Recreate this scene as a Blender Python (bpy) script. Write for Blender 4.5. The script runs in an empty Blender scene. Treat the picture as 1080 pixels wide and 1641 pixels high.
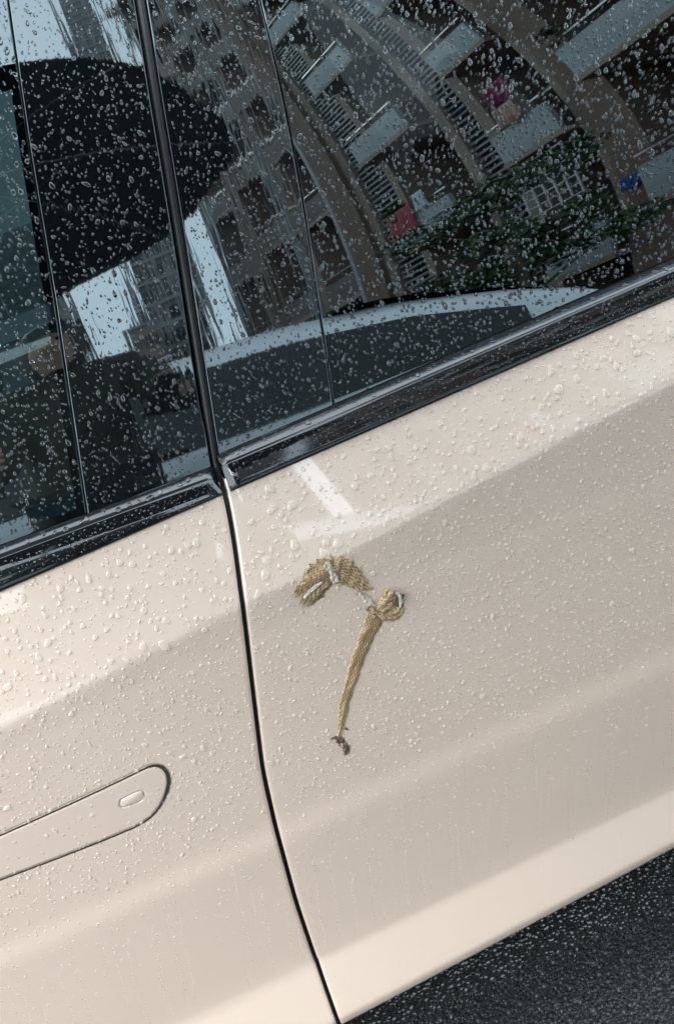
import bpy, bmesh, math, random
import numpy as np
from mathutils import Vector, Matrix

# ------------------------------------------------------------------ camera, sky, sun, exposure
SC = bpy.context.scene
COL = SC.collection
rng = np.random.default_rng(7)
random.seed(7)
R_ = math.radians

def cam_basis(roll, pitch, yaw):
    r, p, y = R_(roll), R_(pitch), R_(yaw)
    F = Vector((math.sin(y)*math.cos(p), math.cos(y)*math.cos(p), -math.sin(p)))
    R = Vector((math.cos(y), -math.sin(y), 0)); U = R.cross(F)
    return R*math.cos(r)-U*math.sin(r), U*math.cos(r)+R*math.sin(r), F

CAM = Vector((0, -.95, 1.28))
cR, cU, cF = cam_basis(18, 22, 8)
cd = bpy.data.cameras.new('camera'); co = bpy.data.objects.new('camera', cd); COL.objects.link(co)
m3 = Matrix((cR, cU, -cF)).transposed()
co.matrix_world = Matrix.Translation(CAM) @ m3.to_4x4()
cd.sensor_fit = 'VERTICAL'; cd.sensor_height = 24; cd.lens = 24*1500/1641
cd.clip_start = .02; cd.clip_end = 1000
cd.dof.use_dof = True; cd.dof.focus_distance = 1.03; cd.dof.aperture_fstop = 9.5
SC.camera = co

SUN_EL, SUN_AZ = R_(44), R_(224)     # azimuth from +Y clockwise: high, towards the car's nose
W = bpy.data.worlds.new('World'); SC.world = W; W.use_nodes = True
nt = W.node_tree; nt.nodes.clear()
sky = nt.nodes.new('ShaderNodeTexSky'); sky.sky_type = 'NISHITA'; sky.sun_disc = False
sky.sun_elevation = SUN_EL; sky.sun_rotation = SUN_AZ
sky.air_density = 1.0; sky.dust_density = 3.0; sky.ozone_density = 1.0
tc = nt.nodes.new('ShaderNodeTexCoord')
ns = nt.nodes.new('ShaderNodeTexNoise'); ns.inputs['Scale'].default_value = 2.2; ns.inputs['Detail'].default_value = 5
rp = nt.nodes.new('ShaderNodeValToRGB')
rp.color_ramp.elements[0].position = .3; rp.color_ramp.elements[0].color = (6.6, 7.6, 8.4, 1)
rp.color_ramp.elements[1].position = .7; rp.color_ramp.elements[1].color = (8.6, 9.4, 9.9, 1)
mx = nt.nodes.new('ShaderNodeMix'); mx.data_type = 'RGBA'; mx.inputs['Factor'].default_value = .8   # cloud cover
bg = nt.nodes.new('ShaderNodeBackground'); bg.inputs['Strength'].default_value = .12
ow = nt.nodes.new('ShaderNodeOutputWorld')
nt.links.new(tc.outputs['Generated'], ns.inputs['Vector']); nt.links.new(ns.outputs['Fac'], rp.inputs['Fac'])
nt.links.new(sky.outputs['Color'], mx.inputs['A']); nt.links.new(rp.outputs['Color'], mx.inputs['B'])
nt.links.new(mx.outputs['Result'], bg.inputs['Color']); nt.links.new(bg.outputs['Background'], ow.inputs['Surface'])

sl = bpy.data.lights.new('sun', 'SUN'); sl.energy = .65; sl.angle = R_(26); sl.color = (1, .97, .93)
so = bpy.data.objects.new('sun', sl); COL.objects.link(so)
sd = Vector((math.sin(SUN_AZ)*math.cos(SUN_EL), math.cos(SUN_AZ)*math.cos(SUN_EL), math.sin(SUN_EL)))
so.rotation_euler = (-sd).to_track_quat('-Z', 'Y').to_euler(); so.location = (-3, -3, 20)

SC.view_settings.view_transform = 'Standard'; SC.view_settings.look = 'None'
SC.view_settings.exposure = 1.98; SC.view_settings.gamma = 1
SC.render.engine = 'CYCLES'
SC.cycles.use_denoising = True
SC.cycles.max_bounces = 10; SC.cycles.transmission_bounces = 8; SC.cycles.glossy_bounces = 6
SC.cycles.transparent_max_bounces = 12; SC.cycles.sample_clamp_indirect = 8

# ------------------------------------------------------------------ helpers
def link(o, parent=None):
    COL.objects.link(o)
    if parent is not None: o.parent = parent
    return o
def tag(o, label=None, cat=None, group=None, kind=None):
    if label: o['label'] = label
    if cat: o['category'] = cat
    if group: o['group'] = group
    if kind: o['kind'] = kind
    return o
def empty(name, loc=(0, 0, 0), rz=0):
    o = bpy.data.objects.new(name, None); o.location = loc; o.rotation_euler = (0, 0, rz); o.empty_display_size = .1
    return link(o)
def mesh(name, V, F, mat, parent=None, smooth=True, mats=None, midx=None):
    me = bpy.data.meshes.new(name)
    me.from_pydata([tuple(map(float, v)) for v in V], [], [tuple(map(int, f)) for f in F])
    for mm in (mats or [mat]): me.materials.append(mm)
    if midx is not None: me.polygons.foreach_set('material_index', np.asarray(midx, dtype=np.int32))
    if smooth: me.polygons.foreach_set('use_smooth', np.ones(len(me.polygons), dtype=bool))
    me.update()
    return link(bpy.data.objects.new(name, me), parent)
def fast_mesh(name, V, F3, mat, parent=None, smooth=True):
    """V (n,3), F3 (m,3) triangles"""
    me = bpy.data.meshes.new(name); V = np.asarray(V, dtype=np.float32); F3 = np.asarray(F3, dtype=np.int32)
    me.vertices.add(len(V)); me.vertices.foreach_set('co', V.ravel())
    me.loops.add(F3.size); me.loops.foreach_set('vertex_index', F3.ravel())
    me.polygons.add(len(F3)); me.polygons.foreach_set('loop_start', np.arange(0, F3.size, 3, dtype=np.int32))
    me.polygons.foreach_set('use_smooth', np.full(len(F3), smooth))
    me.materials.append(mat); me.update(calc_edges=True); me.validate()
    return link(bpy.data.objects.new(name, me), parent)
def grid_faces(nu, nv, off=0, flip=False):
    F = []
    for i in range(nu-1):
        for j in range(nv-1):
            a, b, c, d = off+i*nv+j, off+(i+1)*nv+j, off+(i+1)*nv+j+1, off+i*nv+j+1
            F.append((a, d, c, b) if flip else (a, b, c, d))
    return F
_unit = {}
def unit_box(mat, bev=0.0):
    k = (mat.name, bev)
    if k not in _unit:
        bm = bmesh.new(); bmesh.ops.create_cube(bm, size=1.0)
        if bev: bmesh.ops.bevel(bm, geom=bm.edges[:], offset=bev, segments=2, affect='EDGES', profile=.5)
        me = bpy.data.meshes.new('box_'+mat.name); bm.to_mesh(me); bm.free(); me.materials.append(mat); _unit[k] = me
    return _unit[k]
def box(name, c, size, mat, parent=None, rz=0, bev=0.0):
    o = bpy.data.objects.new(name, unit_box(mat, bev)); o.location = c; o.scale = size; o.rotation_euler = (0, 0, rz)
    return link(o, parent)
def tube(name, pts, rad, mat, parent=None, n=8, caps=True):
    pts = [Vector(p) for p in pts]; rad = rad if hasattr(rad, '__len__') else [rad]*len(pts)
    V, F = [], []
    for i, p in enumerate(pts):
        t = (pts[min(i+1, len(pts)-1)]-pts[max(i-1, 0)]).normalized()
        a = t.orthogonal().normalized() if i == 0 else (pa - t*pa.dot(t)).normalized()
        pa = a; b = t.cross(a)
        for k in range(n):
            th = 2*math.pi*k/n; V.append(p+(a*math.cos(th)+b*math.sin(th))*rad[i])
    for i in range(len(pts)-1):
        for k in range(n):
            F.append((i*n+k, i*n+(k+1) % n, (i+1)*n+(k+1) % n, (i+1)*n+k))
    if caps: F.append(tuple(range(n-1, -1, -1))); F.append(tuple((len(pts)-1)*n+k for k in range(n)))
    return mesh(name, V, F, mat, parent)

# ------------------------------------------------------------------ materials
def mat(name, base=(.5, .5, .5), rough=.5, metal=0., ior=1.5, coat=0., coat_rough=.03, spec_tint=None, coat_ior=1.5):
    m = bpy.data.materials.new(name); m.use_nodes = True; b = m.node_tree.nodes['Principled BSDF']
    b.inputs['Base Color'].default_value = (*base, 1); b.inputs['Roughness'].default_value = rough
    b.inputs['Metallic'].default_value = metal; b.inputs['IOR'].default_value = ior
    b.inputs['Coat Weight'].default_value = coat; b.inputs['Coat Roughness'].default_value = coat_rough; b.inputs['Coat IOR'].default_value = coat_ior
    if spec_tint: b.inputs['Specular Tint'].default_value = (*spec_tint, 1)
    return m
def nodes(m): return m.node_tree.nodes, m.node_tree.links, m.node_tree.nodes['Principled BSDF']
def noise_color(m, c0, c1, scale, detail=4, lo=.3, hi=.7, vec_scale=None, bump=0., bump_scale=None, dist=.001, coord='Object'):
    n, l, b = nodes(m)
    t = n.new('ShaderNodeTexCoord'); src = t.outputs[coord]
    if vec_scale:
        mp = n.new('ShaderNodeMapping'); mp.inputs['Scale'].default_value = vec_scale; l.new(src, mp.inputs['Vector']); src = mp.outputs['Vector']
    x = n.new('ShaderNodeTexNoise'); x.inputs['Scale'].default_value = scale; x.inputs['Detail'].default_value = detail
    l.new(src, x.inputs['Vector'])
    r = n.new('ShaderNodeValToRGB'); r.color_ramp.elements[0].position = lo; r.color_ramp.elements[1].position = hi
    r.color_ramp.elements[0].color = (*c0, 1); r.color_ramp.elements[1].color = (*c1, 1)
    l.new(x.outputs['Fac'], r.inputs['Fac']); l.new(r.outputs['Color'], b.inputs['Base Color'])
    if bump:
        bp = n.new('ShaderNodeBump'); bp.inputs['Strength'].default_value = bump; bp.inputs['Distance'].default_value = dist
        y = x
        if bump_scale:
            y = n.new('ShaderNodeTexNoise'); y.inputs['Scale'].default_value = bump_scale; y.inputs['Detail'].default_value = 3; l.new(src, y.inputs['Vector'])
        l.new(y.outputs['Fac'], bp.inputs['Height']); l.new(bp.outputs['Normal'], b.inputs['Normal'])
    return m

M = {}
M['paint'] = noise_color(mat('beige_paint', rough=.38, coat=1, coat_rough=.02, coat_ior=1.75), (.672, .562, .472), (.692, .582, .492), 3)
M['gloss_black'] = mat('gloss_black', (.004, .005, .006), .02, ior=2.2, spec_tint=(.76, .94, 1))
def wavy(m, sc, strength, dist):
    n, l, b = nodes(m); t = n.new('ShaderNodeTexCoord'); mp = n.new('ShaderNodeMapping'); mp.inputs['Scale'].default_value = sc
    x = n.new('ShaderNodeTexNoise'); x.inputs['Scale'].default_value = 1; x.inputs['Detail'].default_value = 2
    bp = n.new('ShaderNodeBump'); bp.inputs['Strength'].default_value = strength; bp.inputs['Distance'].default_value = dist
    l.new(t.outputs['Object'], mp.inputs['Vector']); l.new(mp.outputs['Vector'], x.inputs['Vector'])
    l.new(x.outputs['Fac'], bp.inputs['Height']); l.new(bp.outputs['Normal'], b.inputs['Normal']); return m
M['pillar_black'] = wavy(mat('pillar_black', (.004, .005, .006), .03, ior=2.2, spec_tint=(.76, .94, 1)), (95, 20, 9), .07, .0012)
M['trim_black'] = wavy(mat('trim_black', (.006, .007, .008), .06, ior=1.7, spec_tint=(.9, .97, 1)), (14, 50, 160), .10, .0012)
M['ledge'] = mat('trim_ledge', (.02, .022, .025), .09, ior=1.8)
M['rubber'] = noise_color(mat('black_rubber', rough=.45), (.008, .009, .010), (.014, .015, .017), 60)
M['cavity'] = mat('gap_black', (.004, .004, .004), .8)
M['groove'] = mat('groove_brown', (.035, .027, .02), .7)
M['cabin'] = noise_color(mat('cabin_dark', rough=.8), (.012, .013, .014), (.022, .023, .025), 30)
M['teal'] = noise_color(mat('teal_fabric', rough=.85), (.03, .11, .12), (.05, .17, .18), 80, bump=.3)
M['plastic'] = noise_color(mat('underbody_plastic', rough=.55), (.012, .014, .018), (.025, .028, .034), 40)
M['tyre'] = noise_color(mat('tyre', rough=.7), (.012, .012, .012), (.03, .03, .03), 30)
M['alloy'] = noise_color(mat('alloy', rough=.25, metal=1), (.45, .46, .48), (.55, .56, .58), 20)
def pane(name, tint):
    m = bpy.data.materials.new(name); m.use_nodes = True; n = m.node_tree.nodes; l = m.node_tree.links; n.clear()
    o = n.new('ShaderNodeOutputMaterial'); tr = n.new('ShaderNodeBsdfTransparent'); tr.inputs['Color'].default_value = (*tint, 1)
    g = n.new('ShaderNodeBsdfGlossy'); g.inputs['Roughness'].default_value = .0; g.inputs['Color'].default_value = (.76, .94, 1, 1)
    fr = n.new('ShaderNodeFresnel'); fr.inputs['IOR'].default_value = 2.2; x = n.new('ShaderNodeMixShader')
    l.new(fr.outputs['Fac'], x.inputs['Fac']); l.new(tr.outputs['BSDF'], x.inputs[1]); l.new(g.outputs['BSDF'], x.inputs[2]); l.new(x.outputs['Shader'], o.inputs['Surface'])
    return m
M['glass_front'] = pane('front_glass', (.12, .16, .165)); M['glass_rear'] = pane('privacy_glass', (.012, .014, .015))
M['water'] = mat('water', (1, 1, 1), 0, ior=1.55); nodes(M['water'])[2].inputs['Transmission Weight'].default_value = 1
def paint_water():
    # a bead on clear-coated paint: paint colour lightened to stand in for light the drop gathers, under a sharp wet skin
    m = bpy.data.materials.new('water_on_paint'); m.use_nodes = True; n = m.node_tree.nodes; l = m.node_tree.links; b = n['Principled BSDF']; o = n['Material Output']
    b.inputs['Base Color'].default_value = (.86, .775, .68, 1); b.inputs['Roughness'].default_value = .02; b.inputs['IOR'].default_value = 1.45; b.inputs['Coat Weight'].default_value = 1; b.inputs['Coat Roughness'].default_value = 0; b.inputs['Coat IOR'].default_value = 1.6
    tr = n.new('ShaderNodeBsdfTransparent'); x = n.new('ShaderNodeMixShader'); x.inputs['Fac'].default_value = .46
    l.new(tr.outputs['BSDF'], x.inputs[1]); l.new(b.outputs['BSDF'], x.inputs[2]); l.new(x.outputs['Shader'], o.inputs['Surface'])
    return m
M['water_paint'] = paint_water()
M['membrane'] = noise_color(mat('shed_membrane', rough=.35), (.42, .315, .185), (.58, .45, .285), 120, bump=.4, bump_scale=400)
M['scale'] = noise_color(mat('shed_scale', rough=.32), (.135, .08, .036), (.26, .165, .078), 60, lo=.3, hi=.7, bump=.3, bump_scale=900)
M['belly'] = noise_color(mat('shed_belly', rough=.34), (.42, .38, .30), (.74, .71, .64), 160, bump=.5, bump_scale=300)
M['tip'] = noise_color(mat('shed_tip', rough=.6), (.05, .035, .02), (.17, .12, .07), 300, bump=.5)
for k in ('membrane', 'belly', 'scale'):
    nodes(M[k])[2].inputs['Subsurface Weight'].default_value = 0

# wet asphalt
a = mat('wet_asphalt', rough=.3); n, l, b = nodes(a)
t = n.new('ShaderNodeTexCoord')
v = n.new('ShaderNodeTexVoronoi'); v.inputs['Scale'].default_value = 150
x = n.new('ShaderNodeTexNoise'); x.inputs['Scale'].default_value = 260; x.inputs['Detail'].default_value = 3
x2 = n.new('ShaderNodeTexNoise'); x2.inputs['Scale'].default_value = 1.3; x2.inputs['Detail'].default_value = 5
for q in (v, x, x2): l.new(t.outputs['Object'], q.inputs['Vector'])
r = n.new('ShaderNodeValToRGB'); r.color_ramp.elements[0].color = (.012, .014, .015, 1); r.color_ramp.elements[1].color = (.045, .049, .052, 1); r.color_ramp.elements[0].position = .35; r.color_ramp.elements[1].position = .7
l.new(x.outputs['Fac'], r.inputs['Fac']); l.new(r.outputs['Color'], b.inputs['Base Color'])
mr = n.new('ShaderNodeMapRange'); mr.inputs['From Min'].default_value = .35; mr.inputs['From Max'].default_value = .65; mr.inputs['To Min'].default_value = .12; mr.inputs['To Max'].default_value = .38
l.new(x2.outputs['Fac'], mr.inputs['Value']); l.new(mr.outputs['Result'], b.inputs['Roughness'])
bp = n.new('ShaderNodeBump'); bp.inputs['Strength'].default_value = .8; bp.inputs['Distance'].default_value = .004; bp.invert = True
l.new(v.outputs['Distance'], bp.inputs['Height']); l.new(bp.outputs['Normal'], b.inputs['Normal'])
M['asphalt'] = a
M['stone'] = noise_color(mat('wet_aggregate', rough=.28, ior=1.36), (.007, .009, .011), (.040, .046, .052), 140)

# ------------------------------------------------------------------ shape of the car's side (x along the car, front at -x; y into the car; z up)
def zb(x): return .187+.06*x
def zr(x): return .2855+.027*x
def zc(x): return .828+.117*x
def zt(x): return .9455+.056*x
def YB(x, z):
    x = np.asarray(x, float); z = np.asarray(z, float); x, z = np.broadcast_arrays(x, z)
    c = zc(x); k2 = np.minimum(.785, c-.03)
    b_ = .514+.012*x
    av = .042/(zt(x)-c)
    kz = [zb(x)-.03, zb(x)-.003, zb(x)+.001, zb(x)+.013, zb(x)+.018, zr(x)-.005, zr(x)+.006, zr(x)+.04, b_-.018, b_-.012, b_+.010, b_+.016, k2-.03, k2-.006, k2+.006, c-.005, c+.006, zt(x)+.05]
    ks = [-1.6, -1.2, -.30, -.22, .27, .29, -.02, -.065, -.07, .07, .07, -.06, -.04, .0, -.055, -.06, .88*av, 1.15*av]
    def I(zz):
        s = ks[0]*np.minimum(zz-kz[0], 0)
        for i in range(len(kz)-1):
            h = np.maximum(kz[i+1]-kz[i], 1e-6); tt = np.clip(zz, kz[i], kz[i+1])-kz[i]
            tt = np.maximum(tt, 0); s = s+ks[i]*tt+.5*(ks[i+1]-ks[i])/h*tt*tt
        return s+ks[-1]*np.maximum(zz-kz[-1], 0)
    return I(z)-I(c)+.010*x*x
def YG(x, z):
    x = np.asarray(x, float); z = np.asarray(z, float); d = z-.98
    return .069+math.tan(R_(6))*d+.5*R_(48)*1.05*d*d-.07*(z-1)*(np.clip(x, -.5, .9)-.1)+.010*x*x
def normal(S, x, z, e=1e-4):
    fx = (S(x+e, z)-S(x-e, z))/(2*e); fz = (S(x, z+e)-S(x, z-e))/(2*e)
    n_ = np.stack([fx, -np.ones_like(fx), fz], -1)
    return n_/np.linalg.norm(n_, axis=-1, keepdims=True)

SHUT = [(1.62, .171), (1.4532, .1332), (1.3472, .1091), (1.2426, .0868), (1.1142, .0592), (.9733, .030), (.9587, .0275), (.9376, .0262), (.8865, .0155), (.8351, .0023), (.8054, -.0038), (.7239, -.0223), (.6076, -.0478), (.5165, -.0601), (.3935, -.0723), (.2884, -.0781), (.2835, -.0773), (.2449, -.0794), (.12, -.083)][::-1]
_sz = np.linspace(.12, 1.62, 1501); _sx = np.interp(_sz, [p[0] for p in SHUT], [p[1] for p in SHUT])
_k = np.hanning(81); _k /= _k.sum(); _sm = np.convolve(np.pad(_sx, 40, mode='edge'), _k, mode='valid')
_wt = np.clip(np.abs(_sz-.286)/.03, 0, 1); _sx = _sx*(1-_wt)+_sm*_wt
def xshut(z): return np.interp(z, _sz, _sx)
LINE_L = [(.9, -.139), (.9725, -.1215), (1.1907, -.0685), (1.3407, -.036), (1.4928, -.0005), (1.62, .029)]
LINE_R = [(.9, .165), (.9849, .1801), (1.0954, .2006), (1.2072, .2226), (1.3049, .2394), (1.3771, .2508), (1.62, .286)]
def xl(z): return np.interp(z, [p[0] for p in LINE_L], [p[1] for p in LINE_L])
def xr(z): return np.interp(z, [p[0] for p in LINE_R], [p[1] for p in LINE_R])
XF, XR = -1.02, .96           # far ends of the two doors
ZTOP = 1.56                   # top of the side glass

# handle outline (x, z)
HAND = [(-.46, .665), (-.3477, .6682), (-.2728, .6711), (-.196, .6756), (-.1762, .6777), (-.1608, .6783), (-.1509, .6699), (-.15, .6532), (-.1588, .6355), (-.1755, .6177), (-.1949, .6076), (-.2229, .6057), (-.299, .6076), (-.3729, .6112), (-.46, .614)]
def smooth_poly(P, it=3):
    P = [np.array(p) for p in P]
    for _ in range(it):
        Q = []
        for i in range(len(P)):
            a, b_ = P[i], P[(i+1) % len(P)]; Q += [a*.75+b_*.25, a*.25+b_*.75]
        P = Q
    return np.array(P)
HP = smooth_poly(HAND)
def sdf(P, x, z):
    x = np.asarray(x); z = np.asarray(z); d = np.full(x.shape, 9.); ins = np.zeros(x.shape, bool)
    for i in range(len(P)):
        ax, az = P[i]; bx_, bz = P[(i+1) % len(P)]; ex, ez = bx_-ax, bz-az
        tt = np.clip(((x-ax)*ex+(z-az)*ez)/(ex*ex+ez*ez+1e-12), 0, 1)
        d = np.minimum(d, np.hypot(x-ax-tt*ex, z-az-tt*ez))
        cr = ((az > z) != (bz > z)); xi = ax+(z-az)*ex/(ez if abs(ez) > 1e-9 else 1e-9)
        ins ^= cr & (x < xi)
    return np.where(ins, -d, d)

# ------------------------------------------------------------------ ground
g = mesh('asphalt_ground', [(-150, -150, 0), (150, -150, 0), (150, 150, 0), (-150, 150, 0)], [(0, 1, 2, 3)], M['asphalt'], smooth=False)
tag(g, 'dark wet asphalt ground beneath the car', kind='structure')

# ------------------------------------------------------------------ the beige car
car = empty('beige_car', (0, 0, 0))
tag(car, 'beige car with gloss black window trim, wet with rain, shed snake skin on its door', 'car')

GAP = .0023
EDGE = [(0, .022), (.0003, .0045), (.0008, .0013), (.0017, .0003), (.0048, 0)]
def door_grid(name, xs_of_z, zs, ys_extra=None):
    pass
# front door: grid lines run along x from far end to the shut line
zs = np.unique(np.concatenate([np.linspace(.165, .27, 26), np.linspace(.27, .60, 34), np.linspace(.600, .684, 110), np.linspace(.684, .80, 16), np.linspace(.80, .86, 26), np.linspace(.86, .965, 16)]))
xa = np.concatenate([np.linspace(XF, -.40, 24)[:-1], np.linspace(-.40, -.140, 218)])
ub = np.linspace(0, 1, 30)[1:]
V = []; nz = len(zs); ncol = len(xa)+len(ub)+len(EDGE)
X = np.zeros((ncol, nz)); Z = np.zeros((ncol, nz)); PUSH = np.zeros((ncol, nz))
for j, z in enumerate(zs):
    z_end = xshut(z)-GAP
    row = np.concatenate([xa, -.140+(z_end-.0055+.140)*ub, [z_end-e[0] for e in EDGE[::-1]]])
    X[:, j] = row; Z[:, j] = z; PUSH[-len(EDGE):, j] = [e[1] for e in EDGE[::-1]]
sd_ = sdf(HP, X.ravel(), Z.ravel()).reshape(X.shape)
btn = smooth_poly([(-.2125, .648), (-.2094, .6505), (-.1882, .652), (-.1832, .6500), (-.1850, .6415), (-.191, .6372), (-.2115, .6385), (-.2145, .6420)], 2)
sb_ = sdf(btn, X.ravel(), Z.ravel()).reshape(X.shape)
gw = .0027
groove = .0022*np.exp(-(sd_/.0019)**2)
groove += .0016*np.exp(-(sb_/.0009)**2)
inner = np.where(sd_ < 0, -.0008, 0)
zc_lim = np.minimum(Z, zt(X)+.012)
Y = YB(X, zc_lim)+PUSH+groove+inner
V = np.stack([X, Y, zc_lim], -1).reshape(-1, 3)
Fd, Fh, Id, Ih = [], [], [], []
for i in range(ncol-1):
    for j in range(nz-1):
        f = (i*nz+j, (i+1)*nz+j, (i+1)*nz+j+1, i*nz+j+1)
        s4 = .25*(sd_[i, j]+sd_[i+1, j]+sd_[i+1, j+1]+sd_[i, j+1])
        if zs[j] > zt(X[i, j])+.010: continue
        k = 0
        if s4 < 0: Fh.append(f); Ih.append(k)
        else: Fd.append(f); Id.append(k)
def compact(V, F):
    use = sorted({i for f in F for i in f}); mp = {o: k for k, o in enumerate(use)}
    return [V[i] for i in use], [tuple(mp[i] for i in f) for f in F]
v1, f1 = compact(V, Fd); front_door = mesh('front_door', v1, f1, None, car, mats=[M['paint'], M['groove']], midx=Id)
v1, f1 = compact(V, Fh); hnd = mesh('door_handle', v1, f1, None, front_door, mats=[M['paint'], M['groove']], midx=Ih)
hnd['label'] = 'flush beige pull handle with rounded end'
hc = np.vstack([HP, HP[:1]]); tg = np.roll(HP, -1, 0)-np.roll(HP, 1, 0); tg /= np.linalg.norm(tg, axis=1)[:, None]; nm2 = np.stack([-tg[:, 1], tg[:, 0]], 1); Vg = []
for p, q in zip(HP, nm2):
    for w in (-.0012, -.0006, 0, .0006, .0012):
        x_, z_ = p+q*w*(1+.7*math.exp(-((p[0]+.152)/.014)**2)); Vg.append((x_, float(YB(x_, z_))-.0009+.0003*(1-abs(w)/.0012), z_))
nh = len(HP); Fg = [(i*5+j, ((i+1) % nh)*5+j, ((i+1) % nh)*5+j+1, i*5+j+1) for i in range(nh) for j in range(4)]
hg = mesh('handle_gap', Vg, Fg, M['groove'], front_door)
# thumb button of the handle as its own small raised plate
bx = btn.mean(0); ring = []
Vb, Fb = [], []
for sc_, h in ((.93, .0002), (.86, .0006), (0, .0007)):
    for p in btn:
        q = bx+(p-bx)*sc_; Vb.append((q[0], float(YB(q[0], q[1]))-.0008-h, q[1]))
nb = len(btn)
for k in range(nb):
    for r_ in range(2): Fb.append((r_*nb+k, r_*nb+(k+1) % nb, (r_+1)*nb+(k+1) % nb, (r_+1)*nb+k))
mesh('handle_button', Vb, Fb, M['paint'], front_door)

# rear door
zs2 = np.unique(np.concatenate([np.linspace(.165, .30, 34), np.linspace(.30, .75, 40), np.linspace(.75, .92, 60), np.linspace(.92, 1.02, 16)]))
ub2 = np.linspace(0, 1, 90)[1:]
ncol2 = len(EDGE)+len(ub2); nz2 = len(zs2); X = np.zeros((ncol2, nz2)); PUSH = np.zeros((ncol2, nz2)); Z = np.tile(zs2, (ncol2, 1))
for j, z in enumerate(zs2):
    x0 = xshut(z)+GAP
    X[:, j] = np.concatenate([[x0+e[0] for e in EDGE], x0+.0055+(XR-x0-.0055)*ub2]); PUSH[:len(EDGE), j] = [e[1] for e in EDGE]
Zl = np.minimum(Z, zt(X)+.012); Y = YB(X, Zl)+PUSH
V = np.stack([X, Y, Zl], -1).reshape(-1, 3)
F = [f for f in grid_faces(ncol2, nz2) if zs2[f[0] % nz2] <= zt(X[f[0]//nz2, f[0] % nz2])+.010]
v1, f1 = compact(V, F); rear_door = mesh('rear_door', v1, f1, M['paint'], car)

# dark channel behind the shut line
def ribbon(name, zlist, half, depth, mat_, parent, S, ridge=0., nw=7):
    V = []
    for z in zlist:
        for k in range(nw):
            w = -half+2*half*k/(nw-1); x_ = float(xshut(z))+w
            V.append((x_, float(S(x_, z))+depth-ridge*math.cos(w/half*math.pi/2)**1.0, z))
    return mesh(name, V, grid_faces(len(zlist), nw, flip=True), mat_, parent)
ribbon('door_seal', np.linspace(.17, .945, 90), .013, .012, M['rubber'], car, YB)
def YT(x, z):
    w = np.clip((z-.935)/.035, 0, 1); return YB(x, np.minimum(z, .945))*(1-w)+YG(x, np.maximum(z, .965))*w
ribbon('trim_seal', np.linspace(.932, .98, 14), .0062, .006, M['rubber'], car, YT, ridge=.003)
ribbon('pillar_seal', np.linspace(.974, ZTOP+.02, 50), .0065, .006, M['rubber'], car, YG, ridge=.0045)

# window line: glass bottoms and ledges
def zg(x): return np.where(x < xshut(.975), .972+.004*x, .983+.053*(x-.046))
def zl(x): return np.where(x < xshut(.975), .9635+.004*x, .9745+.056*(x-.05))
def trim(name_face, name_ledge, x0, x1, parent, n_=70):
    xs = np.linspace(x0, x1, n_)
    def ybody(x): return float(YB(x, float(zt(x))))
    prof = []
    Vf, Vl = [], []
    for x in xs:
        b0, l0, g0 = float(zt(x)), float(zl(x)), float(zg(x)); yb = ybody(x)
        yl = yb+.008
        face = [(yb+.012, b0-.004), (yb-.0005, b0-.003), (yb-.0035, b0-.0012), (yb-.004, b0+.001)]
        for k in range(1, 7):
            w = k/7; face.append(((yb-.004)*(1-w)+(yl-.001)*w-.0016*math.sin(w*math.pi), (b0+.001)*(1-w)+(l0-.0016)*w))
        face += [(yl-.0004, l0-.0008), (yl+.0008, l0-.0002)]
        led = [(yl+.0008, l0-.0002), (yl+.0016, l0-.0014), (yl+.0026, l0-.0012)]    # thin joint between face and ledge
        yg = float(YG(x, g0))
        for k in range(0, 7):
            w = k/6; led.append(((yl+.003)*(1-w)+(yg-.002)*w, (l0-.0004)*(1-w)+(g0-.001)*w+.0016*math.sin(w*math.pi)))
        led += [(yg-.0012, g0-.0022), (yg+.006, g0-.003)]
        Vf += [(x, y, z) for y, z in face]; Vl += [(x, y, z) for y, z in led]
    nf, nl = len(face), len(led)
    def capped(V, k): return grid_faces(n_, k)+[tuple(range(k)), tuple((n_-1)*k+i for i in range(k-1, -1, -1))]
    mesh(name_face, Vf, capped(Vf, nf), M['trim_black'], parent); mesh(name_ledge, Vl, capped(Vl, nl), M['ledge'], parent)
xs0 = float(xshut(.96))
trim('belt_trim', 'trim_ledge', XF, xs0-.0042, front_door); trim('belt_trim', 'trim_ledge', xs0+.0048, XR, rear_door)

# glass and gloss black pillar covers (thin solid sheets)
def sheet(name, xa_, xb_, zlow, ztop, depth, mat_, parent, nu=24, nv=30, thick=.004, bev=.0007, S=YG):
    """thin sheet between x = xa_(z) and xb_(z) with a small rounded rim that turns back by thick"""
    off = [0, 0, bev*.3, bev, bev*2, bev*4]; pu = [thick, bev, bev*.3, 0, 0, 0]; nE = len(off)
    nU = nE*2+nu-2; V = []
    for i in range(nU):
        for j in range(nv):
            w = j/(nv-1); zlo = zlow(0) if callable(zlow) else zlow; z = zlo*(1-w)+ztop*w
            a_, b_ = float(xa_(z)), float(xb_(z)); p = 0
            if i < nE: x_ = a_+off[i]; p = pu[i]
            elif i >= nU-nE: k = nU-1-i; x_ = b_-off[k]; p = pu[k]
            else: x_ = a_+off[-1]+(b_-a_-2*off[-1])*(i-nE+1)/(nu-1)
            zz = float(zlow(x_))*(1-w)+ztop*w if callable(zlow) else z
            V.append((x_, float(S(x_, zz))+depth+p, zz))
    return mesh(name, V, grid_faces(nU, nv), mat_, parent)
low = lambda x: float(zg(x))-.006
sheet('window_pane', lambda z: XF+.03+.55*(z-.97), lambda z: xl(z)-.0012, low, ZTOP, .0018, M['glass_front'], front_door, nu=40)
sheet('pillar_cover', lambda z: xl(z)+.0006, lambda z: xshut(z)-.0068, low, ZTOP, 0, M['pillar_black'], front_door)
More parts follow.
